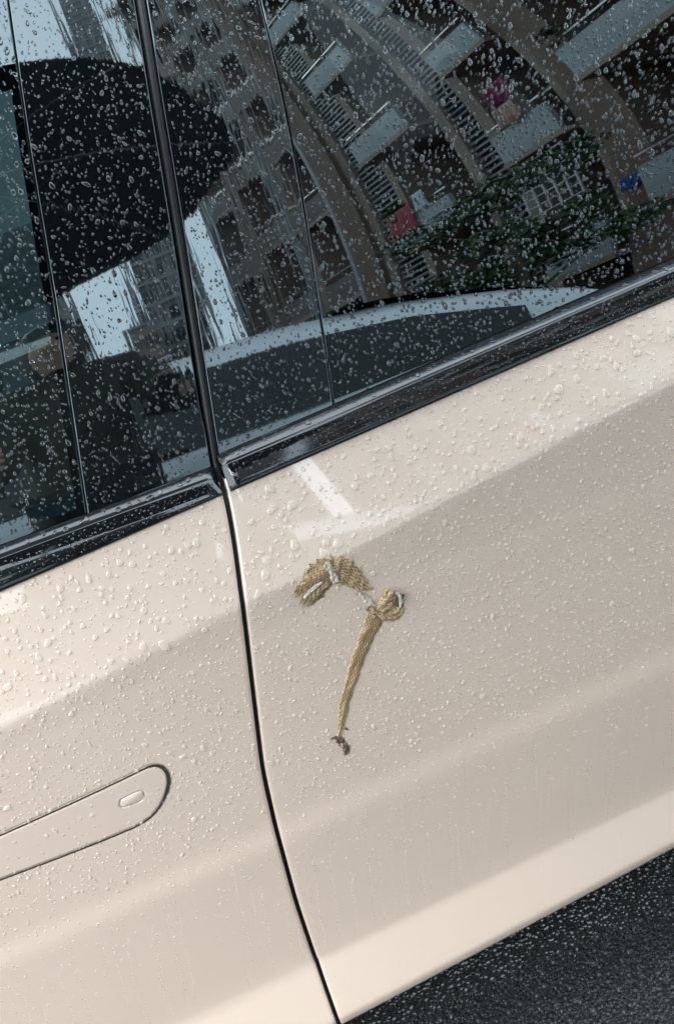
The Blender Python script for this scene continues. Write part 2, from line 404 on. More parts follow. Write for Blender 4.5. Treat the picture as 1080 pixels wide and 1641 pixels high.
sheet('pillar_cover', lambda z: xshut(z)+.0068, lambda z: xr(z)-.0006, low, ZTOP, 0, M['pillar_black'], rear_door)
sheet('window_pane', lambda z: xr(z)+.0012, lambda z: XR-.02-.5*(z-.97), low, ZTOP, .0016, M['glass_rear'], rear_door, nu=40)
# backing of the pillar so no light leaks through the joints
sheet('pillar_core', lambda z: xl(z)-.012, lambda z: xr(z)+.012, .93, ZTOP+.01, .012, M['cavity'], car, thick=.03)

# rest of the body: fenders, quarter panels, far side, roof, screens
WID = 1.9
def arch_panel(name, x0, x1, wx, parent, far=False, n_=44, mat_=None, top=None):
    V = []; xs = np.linspace(x0, x1, n_); nz_ = 34
    tp = top or (lambda x: float(zt(x))+.008)
    for x in xs:
        zlo = .19
        dx = abs(x-wx)
        if dx < .37: zlo = max(zlo, .33+math.sqrt(.37**2-dx*dx))
        for j in range(nz_):
            z = zlo+(tp(x)-zlo)*j/(nz_-1); zz = min(z, float(zt(min(max(x, XF), XR)))+.03)
            xx = min(max(x, -1.3), 1.3)
            y = float(YB(xx, min(z, .94)))+.05*max(0, abs(x)-1.3)**1.5+(max(0, z-.94))*.6
            V.append((x, WID-y if far else y, z))
    return mesh(name, V, grid_faces(n_, nz_, flip=far), M['paint'], parent)
bel = lambda x: .90-.16*max(0, -x-1.25)**1.2 if x < 0 else float(zt(.96))+.01
arch_panel('front_fender', -2.15, XF-.004, -1.55, car, top=lambda x: .9455+.056*x+.004-.05*max(0, -x-1.3)**1.4)
arch_panel('rear_quarter', XR+.004, 2.1, 1.42, car, top=lambda x: .9455+.056*min(x, 1.2)+.005)
arch_panel('far_side_panel', -2.15, 2.1, -1.55, car, far=True, n_=80, top=lambda x: .9455+.056*min(x, 1.2)+.004-.05*max(0, -x-1.3)**1.4)
for nm, x0, x1 in (('bonnet', -2.15, -1.0), ('boot_lid', 1.35, 2.1)):
    V = []
    for x in np.linspace(x0, x1, 16):
        zz = .9455+.056*min(x, 1.2)-.05*max(0, -x-1.3)**1.4
        y0 = float(YB(min(max(x, -1.3), 1.3), .94))+.05*max(0, abs(x)-1.3)**1.5
        for k in range(17):
            w = k/16; V.append((x, y0+(WID-2*y0)*w, zz+.05*math.sin(w*math.pi)**.7))
    mesh(nm, V, grid_faces(16, 17), M['paint'], car)
def rooftop(x): return 1.56+.085*(1-((x-.05)/1.25)**2)
V = []
for x in np.linspace(-.62, .78, 24):
    y0 = float(YG(np.clip(x, -.5, .9), ZTOP))-.004
    for k in range(21):
        w = k/20; V.append((x, y0+(WID-2*y0)*w, ZTOP-.004+(rooftop(x)-ZTOP+.02)*math.sin(w*math.pi)**.6))
mesh('roof', V, grid_faces(24, 21), M['gloss_black'], car)
for nm, xa2, za, xb2, zbt in (('windscreen', -1.05, .93, -.60, 1.565), ('rear_screen', 1.42, 1.03, .77, 1.565)):
    V = []
    for i in range(12):
        w = i/11; x = xa2*(1-w)+xb2*w; z = za*(1-w)+zbt*w+.05*math.sin(w*math.pi)
        y0 = .07*(1-w)+.26*w
        for k in range(13):
            u_ = k/12; V.append((x+(-.06 if xa2 < 0 else .06)*math.sin(u_*math.pi), y0+(WID-2*y0)*u_, z+.03*math.sin(u_*math.pi)))
    mesh(nm, V, grid_faces(12, 13), M['glass_front'] if xa2 < 0 else M['glass_rear'], car)
V = []
for x in np.linspace(-.95, .95, 30):
    for j in range(10):
        z = .96+(ZTOP-.96)*j/9; V.append((x*(1-.3*j/9), WID-float(YG(np.clip(x, -.5, .9), z)), z))
fg = mesh('far_window', V, grid_faces(30, 10), M['glass_front'], car)
fg['label'] = 'side glass on the far side of the cabin'
# frames at the ends of the cabin glass
tube('roof_rail', [(x, float(YG(np.clip(x, -.5, .9), ZTOP))-.002, ZTOP+.004) for x in np.linspace(-.62, .78, 20)], .014, M['gloss_black'], car)
tube('screen_pillar', [(-1.03+.42*w, .078+.18*w, .955+.61*w) for w in np.linspace(0, 1, 10)], .026, M['gloss_black'], car)
tube('tail_pillar', [(1.30-.54*w, .085+.17*w, 1.0+.565*w) for w in np.linspace(0, 1, 10)], .03, M['gloss_black'], car)
# underbody and sill
V = []
for x in np.linspace(-2.0, 2.0, 40):
    for (y, z) in ((.075, .30), (.06, .19), (.075, .15), (.30, .145), (WID-.3, .145), (WID-.06, .16), (WID-.06, .4)):
        V.append((x, y, z+.03*x*(.5 if abs(x) < 1 else .3)))
mesh('underbody', V, grid_faces(40, 7), M['plastic'], car)
# cabin: floor, door cards, seats
box('cabin_floor', (0, WID/2, .32), (2.2, 1.6, .06), M['cabin'], car)
V = []
for x in np.linspace(-.98, .93, 24):
    for j in range(8):
        z = .36+(.955-.36)*j/7; V.append((x, .135+.02*math.sin(j), z))
mesh('door_card', V, grid_faces(24, 8), M['cabin'], car)
def seat(x, y, w, mt):
    pts = [(-.02, .52), (.0, .62), (.06, .80), (.12, .98), (.17, 1.12), (.19, 1.16)]
    V = []; n_ = 11
    for dx, z in pts:
        for k in range(n_):
            u_ = -1+2*k/(n_-1); V.append((x+dx-.05*abs(u_)**2.2-.035*math.cos(u_*math.pi/2), y+u_*w*(.5 if z < 1.1 else .42), z))
    m0 = len(V)
    for dx, z in pts[::-1]:
        for k in range(n_):
            u_ = -1+2*k/(n_-1); V.append((x+dx+.09, y+u_*w*(.5 if z < 1.1 else .42), z))
    s = mesh('seat', V, grid_faces(12, n_), mt, car)
    V = []
    for a_ in range(13):
        for b2 in range(12):
            th = math.pi*a_/12; ph = 2*math.pi*b2/12
            f = lambda c_: math.copysign(abs(c_)**.6, c_)
            V.append((x+.215+.05*f(math.sin(th))*f(math.cos(ph)), y+.13*f(math.sin(th))*f(math.sin(ph)), 1.245+.085*f(math.cos(th))))
    F = []
    for a_ in range(12):
        for b2 in range(12): F.append((a_*12+b2, (a_+1)*12+b2, (a_+1)*12+(b2+1) % 12, a_*12+(b2+1) % 12))
    mesh('headrest', V, F, mt, s)
    V = [(x-.5, y-w/2, .47), (x-.5, y+w/2, .47), (x+.02, y+w/2, .45), (x+.02, y-w/2, .45), (x-.5, y-w/2, .58), (x-.5, y+w/2, .58), (x+.05, y+w/2, .56), (x+.05, y-w/2, .56)]
    mesh('seat_cushion', V, [(0, 1, 2, 3), (4, 7, 6, 5), (0, 4, 5, 1), (1, 5, 6, 2), (2, 6, 7, 3), (3, 7, 4, 0)], mt, s, smooth=False)
seat(-.18, .52, .5, M['teal']); seat(-.18, 1.36, .5, M['teal'])
seat(.72, .55, .6, M['cabin']); seat(.72, 1.33, .6, M['cabin'])
def lathe(name, prof, c, mat_, parent, n=28):
    """profile (r, y) spun about the y axis at c"""
    V, F = [], []
    for r_, y in prof:
        for k in range(n):
            th = 2*math.pi*k/n; V.append((c[0]+r_*math.cos(th), c[1]+y, c[2]+r_*math.sin(th)))
    for i in range(len(prof)-1):
        for k in range(n): F.append((i*n+k, (i+1)*n+k, (i+1)*n+(k+1) % n, i*n+(k+1) % n))
    return mesh(name, V, F, mat_, parent)
def wheel(x, y, z, r, parent, out=-1):
    w = empty('wheel', (0, 0, 0)); w.parent = parent
    lathe('tyre', [(r*.68, out*.10), (r*.9, out*.115), (r*.98, out*.09), (r, out*.05), (r, -out*.05), (r*.98, -out*.09), (r*.68, -out*.10)], (x, y, z), M['tyre'], w)
    rim = lathe('rim', [(r*.68, out*.10), (r*.64, out*.09), (r*.62, out*.03), (r*.30, out*.05), (r*.12, out*.09), (0, out*.095)], (x, y, z), M['alloy'], w)
    return w
for xx in (-1.55, 1.42):
    wheel(xx, .16, .335, .335, car); wheel(xx, WID-.16, .335, .335, car, out=1)
#@@PART2
# ------------------------------------------------------------------ things across the lot, seen mirrored in the glass
def loft(name, sections, mat_, parent, closed_ends=True):
    n_ = len(sections[0]); V = [p for s in sections for p in s]
    F = grid_faces(len(sections), n_)
    if closed_ends: F += [tuple(range(n_)), tuple((len(sections)-1)*n_+k for k in range(n_-1, -1, -1))]
    return mesh(name, V, F, mat_, parent)
M['white_paint'] = noise_color(mat('white_paint', rough=.3, coat=1, coat_rough=.03), (.74, .76, .78), (.80, .82, .84), 2)
M['dark_glass'] = mat('dark_glass', (.006, .008, .010), .03, ior=1.5)
M['lamp'] = mat('lamp_lens', (.6, .62, .65), .08, ior=1.5)
wc = empty('white_car', (-.12, -2.15, 0))
tag(wc, 'white parked car with dark windows, mirrored in the side windows of the beige car', 'car')
def wtop(x): return float(np.interp(x, [-2.5, -2.35, -2.0, -1.4, -.8, -.2, .3, .6, 1.1, 1.5, 1.7, 1.9, 2.05, 2.15], [.95, 1.30, 1.60, 1.76, 1.82, 1.81, 1.75, 1.69, 1.49, 1.22, 1.04, .86, .74, .56]))
def wbelt(x): return min(float(np.interp(x, [-2.5, -1, .0, .55, 1.6, 2.55], [1.02, .99, .93, .885, .85, .78])), wtop(x)-.01)
WW = 1.82
def wside(x, z):   # distance of the white car's near side behind its own y=0
    zbt = wbelt(x); tp = wtop(x); e = .10*max(0, abs(x+.15)-1.8)**1.5
    if z <= zbt: return e+.03*((z-.65)/.4)**2
    return e+.03*((zbt-.65)/.4)**2+(z-zbt)*.42+.12*max(0, (z-zbt)/(max(tp-zbt, .05)))**6
xsW = np.concatenate([np.linspace(-2.5, -2.0, 8)[:-1], np.linspace(-2.0, 1.7, 40)[:-1], np.linspace(1.7, 2.15, 12)])
secs = []
for x in xsW:
    zbt, tp = wbelt(x), wtop(x); pr = []
    for w in np.linspace(0, 1, 9): z = .25+(zbt-.25)*w; pr.append((wside(x, z), z))
    for w in np.linspace(0, 1, 9)[1:]: z = zbt+(tp-.035-zbt)*w; pr.append((wside(x, z), z))
    yl = pr[-1][0]
    for w in np.linspace(0, .5, 6)[1:]: pr.append((yl+(WW/2-yl)*2*w, tp-.035+.035*math.sin(w*math.pi)))
    half = [(x, -y, z) for y, z in pr]; other = [(x, -(WW-y), z) for y, z in pr[::-1][1:]]
    secs.append(half+other)
loft('body', secs, M['white_paint'], wc)
def wpane(x0, x1, za, zb_, nm='side_window', m_=None, n_=14):
    V = []
    for x in np.linspace(x0, x1, n_):
        for j in range(9):
            lo, hi = za(x), zb_(x); z = lo+(max(hi, lo+.005)-lo)*j/8; V.append((x, -wside(x, z)+.006, z))
    return mesh(nm, V, grid_faces(n_, 9, flip=True), m_ or M['dark_glass'], wc)
lo_ = lambda x: wbelt(x)+.02
hi_ = lambda x: wtop(x)-.215
for x0, x1 in ((-2.0, -1.22), (-1.17, -.28), (-.24, 1.52)): wpane(x0, x1, lo_, hi_)
V = []
for w in np.linspace(0, 1, 10):
    x = 1.78-.95*w; z = wtop(x)+.004
    for u_ in np.linspace(-1, 1, 11): V.append((x, -WW/2+u_*(.72-.12*w), z-.01*abs(u_)**2+.008))
mesh('windscreen', V, grid_faces(10, 11), M['dark_glass'], wc)
for xd in (-1.195, -.25, .80, ):
    V = []
    for z in np.linspace(.32, 1.0, 20):
        zz = min(z, wbelt(xd)+.01)
        for d_ in (-.004, .004): V.append((xd+d_+.03*math.sin((z-.3)*2), -wside(xd, zz)+.004, zz))
    mesh('door_gap', V, grid_faces(20, 2, flip=True), M['cavity'], wc)
for xd in (-1.02, -.08):
    tube('door_handle', [(xd, -wside(xd, .82)+.005, .82), (xd+.03, -wside(xd, .82)+.035, .823), (xd+.15, -wside(xd, .82)+.035, .83), (xd+.18, -wside(xd, .82)+.005, .833)], .011, M['white_paint'], wc)
for x in (-1.55, 1.32):
    w_ = wheel(x, -.10, .335, .335, wc, out=1); wheel(x, -WW+.10, .335, .335, wc, out=-1)
    lathe('wheel_arch', [(.40, .012), (.40, -.02), (.30, -.02)], (x, -.012, .335), M['plastic'], wc)
tube('roof_rail', [(x, -wside(x, wtop(x)-.06)-.02, wtop(x)+.018) for x in np.linspace(-1.9, .2, 24)], .014, M['alloy'], wc)
V = [(1.88+.14*math.sin(a_)*.6, -.16-.13*math.cos(a_)*1.2, .70+.06*math.sin(a_)) for a_ in np.linspace(0, 2*math.pi, 14)[:-1]]
mesh('headlight', [(2.02, -.26, .70)]+[(p[0]+.06, p[1], p[2]) for p in V], [(0, k+1, (k+1) % 13+1) for k in range(13)], M['lamp'], wc)

# ---- apartment building with balconies
M['bcol'] = noise_color(mat('tan_render', rough=.85), (.235, .175, .135), (.30, .225, .175), .8, bump=.2, bump_scale=60)
M['bbrown'] = noise_color(mat('brown_render', rough=.85), (.135, .088, .064), (.18, .12, .09), .7, bump=.2, bump_scale=60)
M['bwhite'] = noise_color(mat('parapet_white', rough=.7), (.24, .275, .285), (.33, .365, .38), 1.5)
M['bgrey'] = noise_color(mat('parapet_taupe', rough=.8), (.10, .085, .075), (.16, .14, .125), 2)
M['bdark'] = noise_color(mat('recess_shade', rough=.9), (.018, .019, .019), (.035, .034, .032), 2)  # near-black base colour carries the shade deep in the balcony recesses
M['slat'] = noise_color(mat('grey_slat', rough=.5), (.14, .145, .145), (.22, .225, .225), 3)
M['winglass'] = mat('window_glass', (.02, .028, .032), .05, ior=1.5)
M['frame'] = noise_color(mat('window_frame', rough=.4), (.45, .46, .47), (.55, .56, .57), 4)
M['rail'] = noise_color(mat('steel_rail', rough=.3, metal=1), (.5, .5, .5), (.62, .62, .62), 10)
phi = R_(-68); NB = Vector((math.sin(phi), math.cos(phi), 0)); UB = Vector((math.cos(phi), -math.sin(phi), 0))
P0 = Vector((4.0, -9.1, 0)); RZ = math.atan2(UB.y, UB.x)
bld = empty('apartment_building', P0, RZ)
tag(bld, 'tall tan and brown apartment block with white balconies, mirrored in the rear window', 'building')
# local axes: x along the facade (s), y = -outward ... outward is +y local when rotated
OUT = 1 if (Matrix.Rotation(RZ, 3, 'Z') @ Vector((0, 1, 0))).dot(NB) > 0 else -1
def bb(name, s0, s1, o0, o1, z0, z1, m_, bev=0.0, parent=None):
    return box(name, ((s0+s1)/2, OUT*(o0+o1)/2, (z0+z1)/2), (abs(s1-s0), abs(o1-o0), abs(z1-z0)), m_, parent or bld, 0, bev)
FH, NF = 3.3, 9; HT = FH*NF+1.2
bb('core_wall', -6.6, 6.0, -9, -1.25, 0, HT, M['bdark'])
bb('roof_parapet', -6.8, 6.2, -1.3, .15, HT, HT+.9, M['bcol'])
cols = [(-6.6, -6.3, 'bcol'), (-5.2, -4.75, 'bbrown'), (-3.7, -3.45, 'bcol'), (-2.42, -1.88, 'bbrown'), (-1.88, -1.7, 'bcol'), (-1.08, -.94, 'bcol'), (.28, .46, 'bcol'), (.84, 1.04, 'bcol'), (1.98, 2.16, 'bcol'), (2.16, 2.62, 'bbrown'), (4.0, 4.3, 'bcol'), (5.6, 6.0, 'bbrown')]
for s0, s1, k in cols: bb('column', s0, s1, -1.3, .10 if k == 'bbrown' else .0, 0, HT, M[k])
bays = [(-6.3, -5.2, .2), (-4.75, -3.7, .55), (-3.45, -2.42, .3), (-.94, .28, .55), (1.04, 1.98, 1.25), (2.62, 4.0, 1.95), (4.3, 5.6, .9)]
rs = random.Random(3)
for (s0, s1, off) in bays:
    for fl in range(-1, NF):
        zf = fl*FH+off
        if zf < -.2 or zf+2.9 > HT: continue
        pr = .45 if s0 > -2 and s1-s0 > 1.1 else .25 if s0 > -2 else .06
        bb('balcony_slab', s0, s1, -1.25, pr, zf-.14, zf, M['bcol'])
        bb('parapet', s0+.02, s1-.02, pr-.09, pr-.01, zf+.003, zf+.80, M['bwhite'] if s0 > -2 else M['bgrey'])
        bb('handrail', s0+.02, s1-.02, pr-.08, pr-.03, zf+1.02, zf+1.06, M['rail'])
        w_ = bb('window', s0+.12, s1-.12, -1.25, -1.20, zf+.1, zf+2.35, M['winglass'])
        for q in (0, .5, 1):
            xq = s0+.12+(s1-s0-.24)*q; bb('window_frame', xq-.025, xq+.025, -1.22, -1.16, zf+.1, zf+2.35, M['frame'])
        bb('window_frame', s0+.1, s1-.1, -1.22, -1.15, zf+1.75, zf+1.80, M['frame'])
for (s0, s1) in ((.47, .83), (-1.69, -1.09)):
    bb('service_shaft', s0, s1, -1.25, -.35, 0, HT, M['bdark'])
    z = .4
    while z < (24 if s0 > 0 else 15):
        bb('slat', s0, s1, -.20, -.06, z, z+.07, M['slat']); z += .19
for sp in (-6.24, -5.12, -3.78, -2.5): bb('downpipe', sp, sp+.09, .0, .10, 0, HT, M['bwhite'])
# window cage with bars on a low bay
cage = [bb('window_cage', 1.12, 1.9, .26, .28, 2.9+k*.22, 2.925+k*.22, M['frame']) for k in range(7)]
for k in range(6): bb('window_cage', 1.12+k*.15, 1.14+k*.15, .28, .30, 2.9, 4.25, M['frame'])

# things hung out or stood on the balconies
def to_world(s, o, z): return P0+UB*s+NB*o+Vector((0, 0, z))
def cloth(name, s, o, z, w, h, mt, label, cat='laundry'):
    V = []; ns_, nz_ = 14, 10
    for i in range(ns_):
        for j in range(nz_):
            a_ = i/(ns_-1); b2 = j/(nz_-1)
            V.append(to_world(s+(a_-.5)*w*(1-.1*b2), o+.045*math.sin(a_*15+b2*1.3)*(.3+b2), z-h*b2+.03*math.sin(a_*9)*b2))
    c_ = mesh(name, V, grid_faces(ns_, nz_), mt)
    md = c_.modifiers.new('thickness', 'SOLIDIFY'); md.thickness = .012
    return tag(c_, label, cat)
def cl(nm, c): return noise_color(mat(nm, rough=.9), tuple(q*.8 for q in c), c, 8)
cloth('hung_blanket', -.62, .49, 5.05, .55, .85, cl('red_cloth', (.36, .08, .09)), 'red blanket hung over a balcony parapet of the apartment block')
cloth('hung_towel', -.15, .49, 5.2, .22, .55, cl('white_cloth', (.62, .66, .68)), 'white towel hanging beside the red blanket on the balcony')
cloth('hung_shirt', 1.45, .10, 6.75, .42, .65, cl('magenta_cloth', (.20, .02, .08)), 'dark magenta shirt hanging in a balcony above the tree')
cloth('hung_cloth', 1.55, .32, 5.9, .35, .6, cl('peach_cloth', (.42, .24, .17)), 'peach coloured cloth draped inside a balcony below the magenta shirt')
cloth('hung_sheet', 2.3, .16, 2.75, .22, .30, cl('blue_cloth', (.03, .11, .33)), 'small bright blue cloth hanging low beside the tree')
M['leaf'] = noise_color(mat('leaf', rough=.5), (.014, .034, .010), (.048, .085, .024), 3)
M['bark'] = noise_color(mat('bark', rough=.9), (.05, .038, .028), (.11, .085, .06), 12, bump=.4)
def leaves(name, blobs, per, size, parent, seed, mt=None):
    rg = np.random.default_rng(seed); Vs, Fs = [], []; k = 0
    for (cx, cy, cz, rx, rz_) in blobs:
        d = rg.normal(size=(per, 3)); d /= np.linalg.norm(d, axis=1)[:, None]; rr = rg.random(per)**.45
        p = np.array([cx, cy, cz])+d*rr[:, None]*np.array([rx, rx, rz_])
        a_ = rg.normal(size=(per, 3)); a_ /= np.linalg.norm(a_, axis=1)[:, None]
        b2 = np.cross(a_, rg.normal(size=(per, 3))); b2 /= np.linalg.norm(b2, axis=1)[:, None]
        s = size*(.6+.8*rg.random(per))[:, None]
        q = np.stack([p-a_*s, p+b2*s*.42, p+a_*s, p-b2*s*.42], 1)
        Vs.append(q.reshape(-1, 3)); base = k+np.arange(per)*4
        Fs.append(np.stack([base, base+1, base+2], 1)); Fs.append(np.stack([base, base+2, base+3], 1)); k += per*4
    return fast_mesh(name, np.concatenate(Vs), np.concatenate(Fs), mt or M['leaf'], parent, smooth=False)
def tree(loc, h, r, seed, label, group=None):
    t_ = empty('street_tree', loc); tag(t_, label, 'tree', group); rg = random.Random(seed)
    tube('trunk', [(0, 0, -.05), (.03, .02, h*.25), (-.02, .04, h*.5), (.02, .0, h*.8)], [.09, .075, .055, .025], M['bark'], t_)
    bl = []
    for k in range(15):
        a_ = rg.uniform(0, 6.28); z = h*rg.uniform(.42, .95); q = r*rg.uniform(.15, .85)*(1.15-.6*(z/h-.4))
        e = (q*math.cos(a_), q*math.sin(a_), z); bl.append((*e, rg.uniform(.22, .42)*r, rg.uniform(.18, .33)*r))
        if k < 7: tube('limb', [(0, .02, z*.62), (e[0]*.5, e[1]*.5, z*.85), e], [.03, .02, .008], M['bark'], t_, n=6)
    leaves('crown', bl, 330, .055, t_, seed)
    return t_
tree((3.15, -6.3, 0), 3.9, 1.15, 5, 'young green tree in front of the apartment block, nearest its tall brown column', 'trees at the foot of the block')
tree((2.3, -8.0, 0), 2.3, .75, 9, 'low green tree behind the white car, left of the young tree', 'trees at the foot of the block')
def pot_plant(s, o, z, seed, label):
    t_ = empty('balcony_plant', to_world(s, o, z)); tag(t_, label, 'plant')
    V = [((.07+.03*w)*math.cos(k*.785), (.07+.03*w)*math.sin(k*.785), .17*w) for w in (0, 1) for k in range(8)]
    mesh('pot', V, [(k, (k+1) % 8, 8+(k+1) % 8, 8+k) for k in range(8)]+[tuple(range(7, -1, -1)), tuple(range(8, 16))], M['bbrown'], t_)
    leaves('foliage', [(0, 0, .32, .18, .18), (.08, .04, .42, .13, .13)], 60, .06, t_, seed)
pot_plant(-.75, .45, 3.9+.92, 31, 'leafy pot plant on the parapet under the red blanket')
pot_plant(2.75, .45, 5.25+.92, 33, 'leafy pot plant on the balcony right of the brown column')

# ---- slim tower and low block further off
tw = empty('slim_tower', (1.2, -46, 0)); tag(tw, 'slim grey high rise tower standing alone against the pale sky', 'building')
M['tower'] = noise_color(mat('tower_render', rough=.8), (.16, .15, .145), (.22, .205, .195), .3)
M['towerlight'] = noise_color(mat('tower_band', rough=.8), (.26, .25, .25), (.33, .32, .31), .3)
box('wall', (0, -6, 55), (4.0, 12, 110), M['tower'], tw)
for x in (-1.75, -.55, .55, 1.75): box('pier', (x, .12, 55), (.3, .3, 110), M['towerlight'], tw)
for fl in range(33):
    for x in (-1.15, 0, 1.15):
        box('window', (x, .03, fl*3.3+2), (.62, .08, 1.7), M['winglass'], tw)
    box('balcony_band', (0, .2, fl*3.3+.6), (3.2, .25, .45), M['towerlight'], tw)
lb = empty('low_block', (-.55, -40, 0)); tag(lb, 'low pinkish brown building at the foot of the slim tower', 'building')
M['pinkish'] = noise_color(mat('pink_render', rough=.85), (.27, .20, .17), (.34, .26, .22), .4)
box('wall', (0, -4, 8), (1.7, 8, 16), M['pinkish'], lb); box('roof', (0, -4, 16.15), (1.8, 8.4, .3), M['towerlight'], lb)
for fl in range(5):
    for x in (-.4, .4): box('window', (x, .04, 2+fl*3), (.45, .1, 1.5), M['winglass'], lb)

ob = empty('glass_office', (-8.4, -20, 0)); tag(ob, 'dark teal glass office block left of the photographer, mirrored in the front window', 'building')
M['tealglass'] = noise_color(mat('teal_curtain_glass', rough=.12), (.010, .035, .040), (.020, .060, .066), .6)
M['mullion'] = noise_color(mat('dark_mullion', rough=.5), (.02, .028, .03), (.035, .045, .048), 2)
box('wall', (0, -5, 7), (12.4, 9.8, 14), M['mullion'], ob)
for fl in range(4):
    for k in range(8): box('glass_panel', (-5.4+k*1.54, .0, 2.0+fl*3.4), (1.38, .3, 2.9), M['tealglass'], ob)
# ---- the photographer with umbrella and phone
def skin(name, verts, edges, radii, mt, parent=None, root=0, sub=2):
    me = bpy.data.meshes.new(name); me.from_pydata(verts, edges, []); me.materials.append(mt)
    o = link(bpy.data.objects.new(name, me), parent)
    o.modifiers.new('skin', 'SKIN'); o.modifiers['skin'].use_smooth_shade = True
    lay = me.skin_vertices[0] if me.skin_vertices else None
    if lay is None:
        bm = bmesh.new(); bm.from_mesh(me); bm.verts.layers.skin.verify(); bm.to_mesh(me); bm.free(); lay = me.skin_vertices[0]
    for k, r_ in enumerate(radii):
        lay.data[k].radius = r_ if hasattr(r_, '__len__') else (r_, r_); lay.data[k].use_root = (k == root)
    sb = o.modifiers.new('sub', 'SUBSURF'); sb.levels = sub; sb.render_levels = sub
    return o
M['skin'] = noise_color(mat('skin', rough=.55), (.50, .31, .22), (.56, .36, .26), 12)
M['jacket'] = noise_color(mat('olive_jacket', rough=.75), (.035, .034, .024), (.055, .052, .036), 14, bump=.3)
M['trouser'] = noise_color(mat('dark_trousers', rough=.85), (.012, .014, .02), (.022, .025, .033), 20, bump=.2)
M['hair'] = noise_color(mat('black_hair', rough=.45), (.006, .005, .005), (.018, .015, .013), 90, vec_scale=(1, 1, .15), bump=.5)
M['shoe'] = noise_color(mat('dark_shoe', rough=.5), (.015, .015, .016), (.03, .03, .03), 20)
M['umb'] = noise_color(mat('black_umbrella', rough=.6), (.006, .007, .010), (.011, .013, .018), 40)
M['phone'] = mat('phone_glass', (.01, .01, .012), .1)
px, py = -.25, -1.34
DZ = .15
body = None
vs, es, rad = [], [], []
def add(p, r_, par=None, lift=True):
    vs.append((p[0], p[1], p[2]+(DZ if p[2] > .8 and lift else DZ*p[2]/.9 if lift else 0))); rad.append(r_)
    if par is not None: es.append((par, len(vs)-1))
    return len(vs)-1
pel = add((px, py, .88), (.14, .10)); sp = add((px, py+.01, 1.08), (.13, .095), pel); ch = add((px, py+.02, 1.28), (.145, .10), sp)
nk = add((px, py+.05, 1.40), .055, ch); hd0 = add((px, py+.09, 1.475), (.068, .075), nk); hd1 = add((px, py+.10, 1.545), (.078, .092), hd0); hd2 = add((px, py+.09, 1.615), (.066, .08), hd1)
add((px, py+.215, 1.525), (.012, .012), hd1)
HR = Vector((.03, -1.02, 1.245)); HL = Vector((-.37, -.705, 1.18))
def arm(sx, elbow, hand, fdir, curl):
    s = add((px+sx*.17, py+.03, 1.335), .055, ch); e = add(elbow, .042, s); w = add(hand-(hand-Vector(elbow)-Vector((0, 0, DZ))).normalized()*.07, .027, e, False); p = add(hand, (.036, .022), w, False)
    side = Vector(fdir[1]); up = Vector(fdir[0])
    for k in range(4):
        ln = (.060, .068, .064, .050)[k]
        a_ = add(hand+side*(.027-.018*k)+up*.035, .0098, p, False); b2 = add(hand+side*(.028-.019*k)+up*(.035+ln*.5)+Vector(curl)*.012, .009, a_, False); add(hand+side*(.028-.019*k)+up*(.035+ln*.75)+Vector(curl)*.034, .008, b2, False)
    a_ = add(hand+side*.036-up*.012, .011, p, False); add(hand+side*.062+up*.018+Vector(curl)*.012, .009, a_, False)
arm(1, (px+.30, py+.10, 1.06), HR, ((-.25, .0, .97), (-.97, 0, -.25)), (0, .8, 0))
arm(-1, (px-.20, py+.16, 1.05), HL, ((.35, .9, 0), (0, 0, 1)), (.7, -.3, 0))
for sx in (-1, 1):
    h = add((px+sx*.085, py, .82), .085, pel); kn = add((px+sx*.10, py+.03, .47), .055, h); an = add((px+sx*.105, py-.01, .10), .036, kn); add((px+sx*.115, py+.12, .045), (.038, .03), an)
person = empty('person', (px, py, 0))
tag(person, 'person in an olive jacket and dark trousers holding an umbrella and a phone', 'person')
loc = lambda P: [(p[0]-px, p[1]-py, p[2]) for p in P]
skin('body', loc(vs), es, rad, M['skin'], person)
def shell(name, idx, grow, mt, extra=None):
    mp = {o: k for k, o in enumerate(idx)}
    v_ = [loc([vs[i]])[0] for i in idx]; e_ = [(mp[a_], mp[b2]) for a_, b2 in es if a_ in mp and b2 in mp]
    r2 = [tuple((q+grow) for q in (rad[i] if hasattr(rad[i], '__len__') else (rad[i], rad[i]))) for i in idx]
    for (p, r_, par) in (extra or []):
        v_.append(loc([p])[0]); r2.append(r_); e_.append((mp[par], len(v_)-1))
    return skin(name, v_, e_, r2, mt, person)
ra = 8
arm_len = 4+12+2
shell('jacket', [0, 1, 2, 3, ra, ra+1, ra+2, ra+arm_len, ra+arm_len+1, ra+arm_len+2], .030, M['jacket'], [((px, py, .90), (.20, .145), 0), ((px, py, .84), (.205, .15), 0)][:1])
lg = ra+2*arm_len
shell('trousers', [0, lg, lg+1, lg+2, lg+4, lg+5, lg+6], .024, M['trouser'])
for q in (lg+2, lg+6):
    a_, t_ = Vector(vs[q]), Vector(vs[q+1]); skin('shoe', loc([a_+Vector((0, -.05, -.05)), a_+Vector((0, .03, -.045)), t_+Vector((0, .03, -.005))]), [(0, 1), (1, 2)], [(.05, .045), (.052, .05), (.045, .035)], M['shoe'], person)
V = []
for a_ in range(13):
    for b2 in range(18):
        th = math.pi*a_/12; ph = 2*math.pi*b2/18; d = Vector((math.sin(th)*math.cos(ph), math.sin(th)*math.sin(ph), math.cos(th)))
        cut = .9 if (d.y > .55 and d.z < .40) else 1.12
        V.append((d.x*.092*cut, .085+d.y*.108*cut-.015, 1.575+DZ+d.z*(.115 if d.z > 0 else .21)*(1 if cut > 1 else .8)))
mesh('hair', V, [(a_*18+b2, a_*18+(b2+1) % 18, (a_+1)*18+(b2+1) % 18, (a_+1)*18+b2) for a_ in range(12) for b2 in range(18)], M['hair'], person)
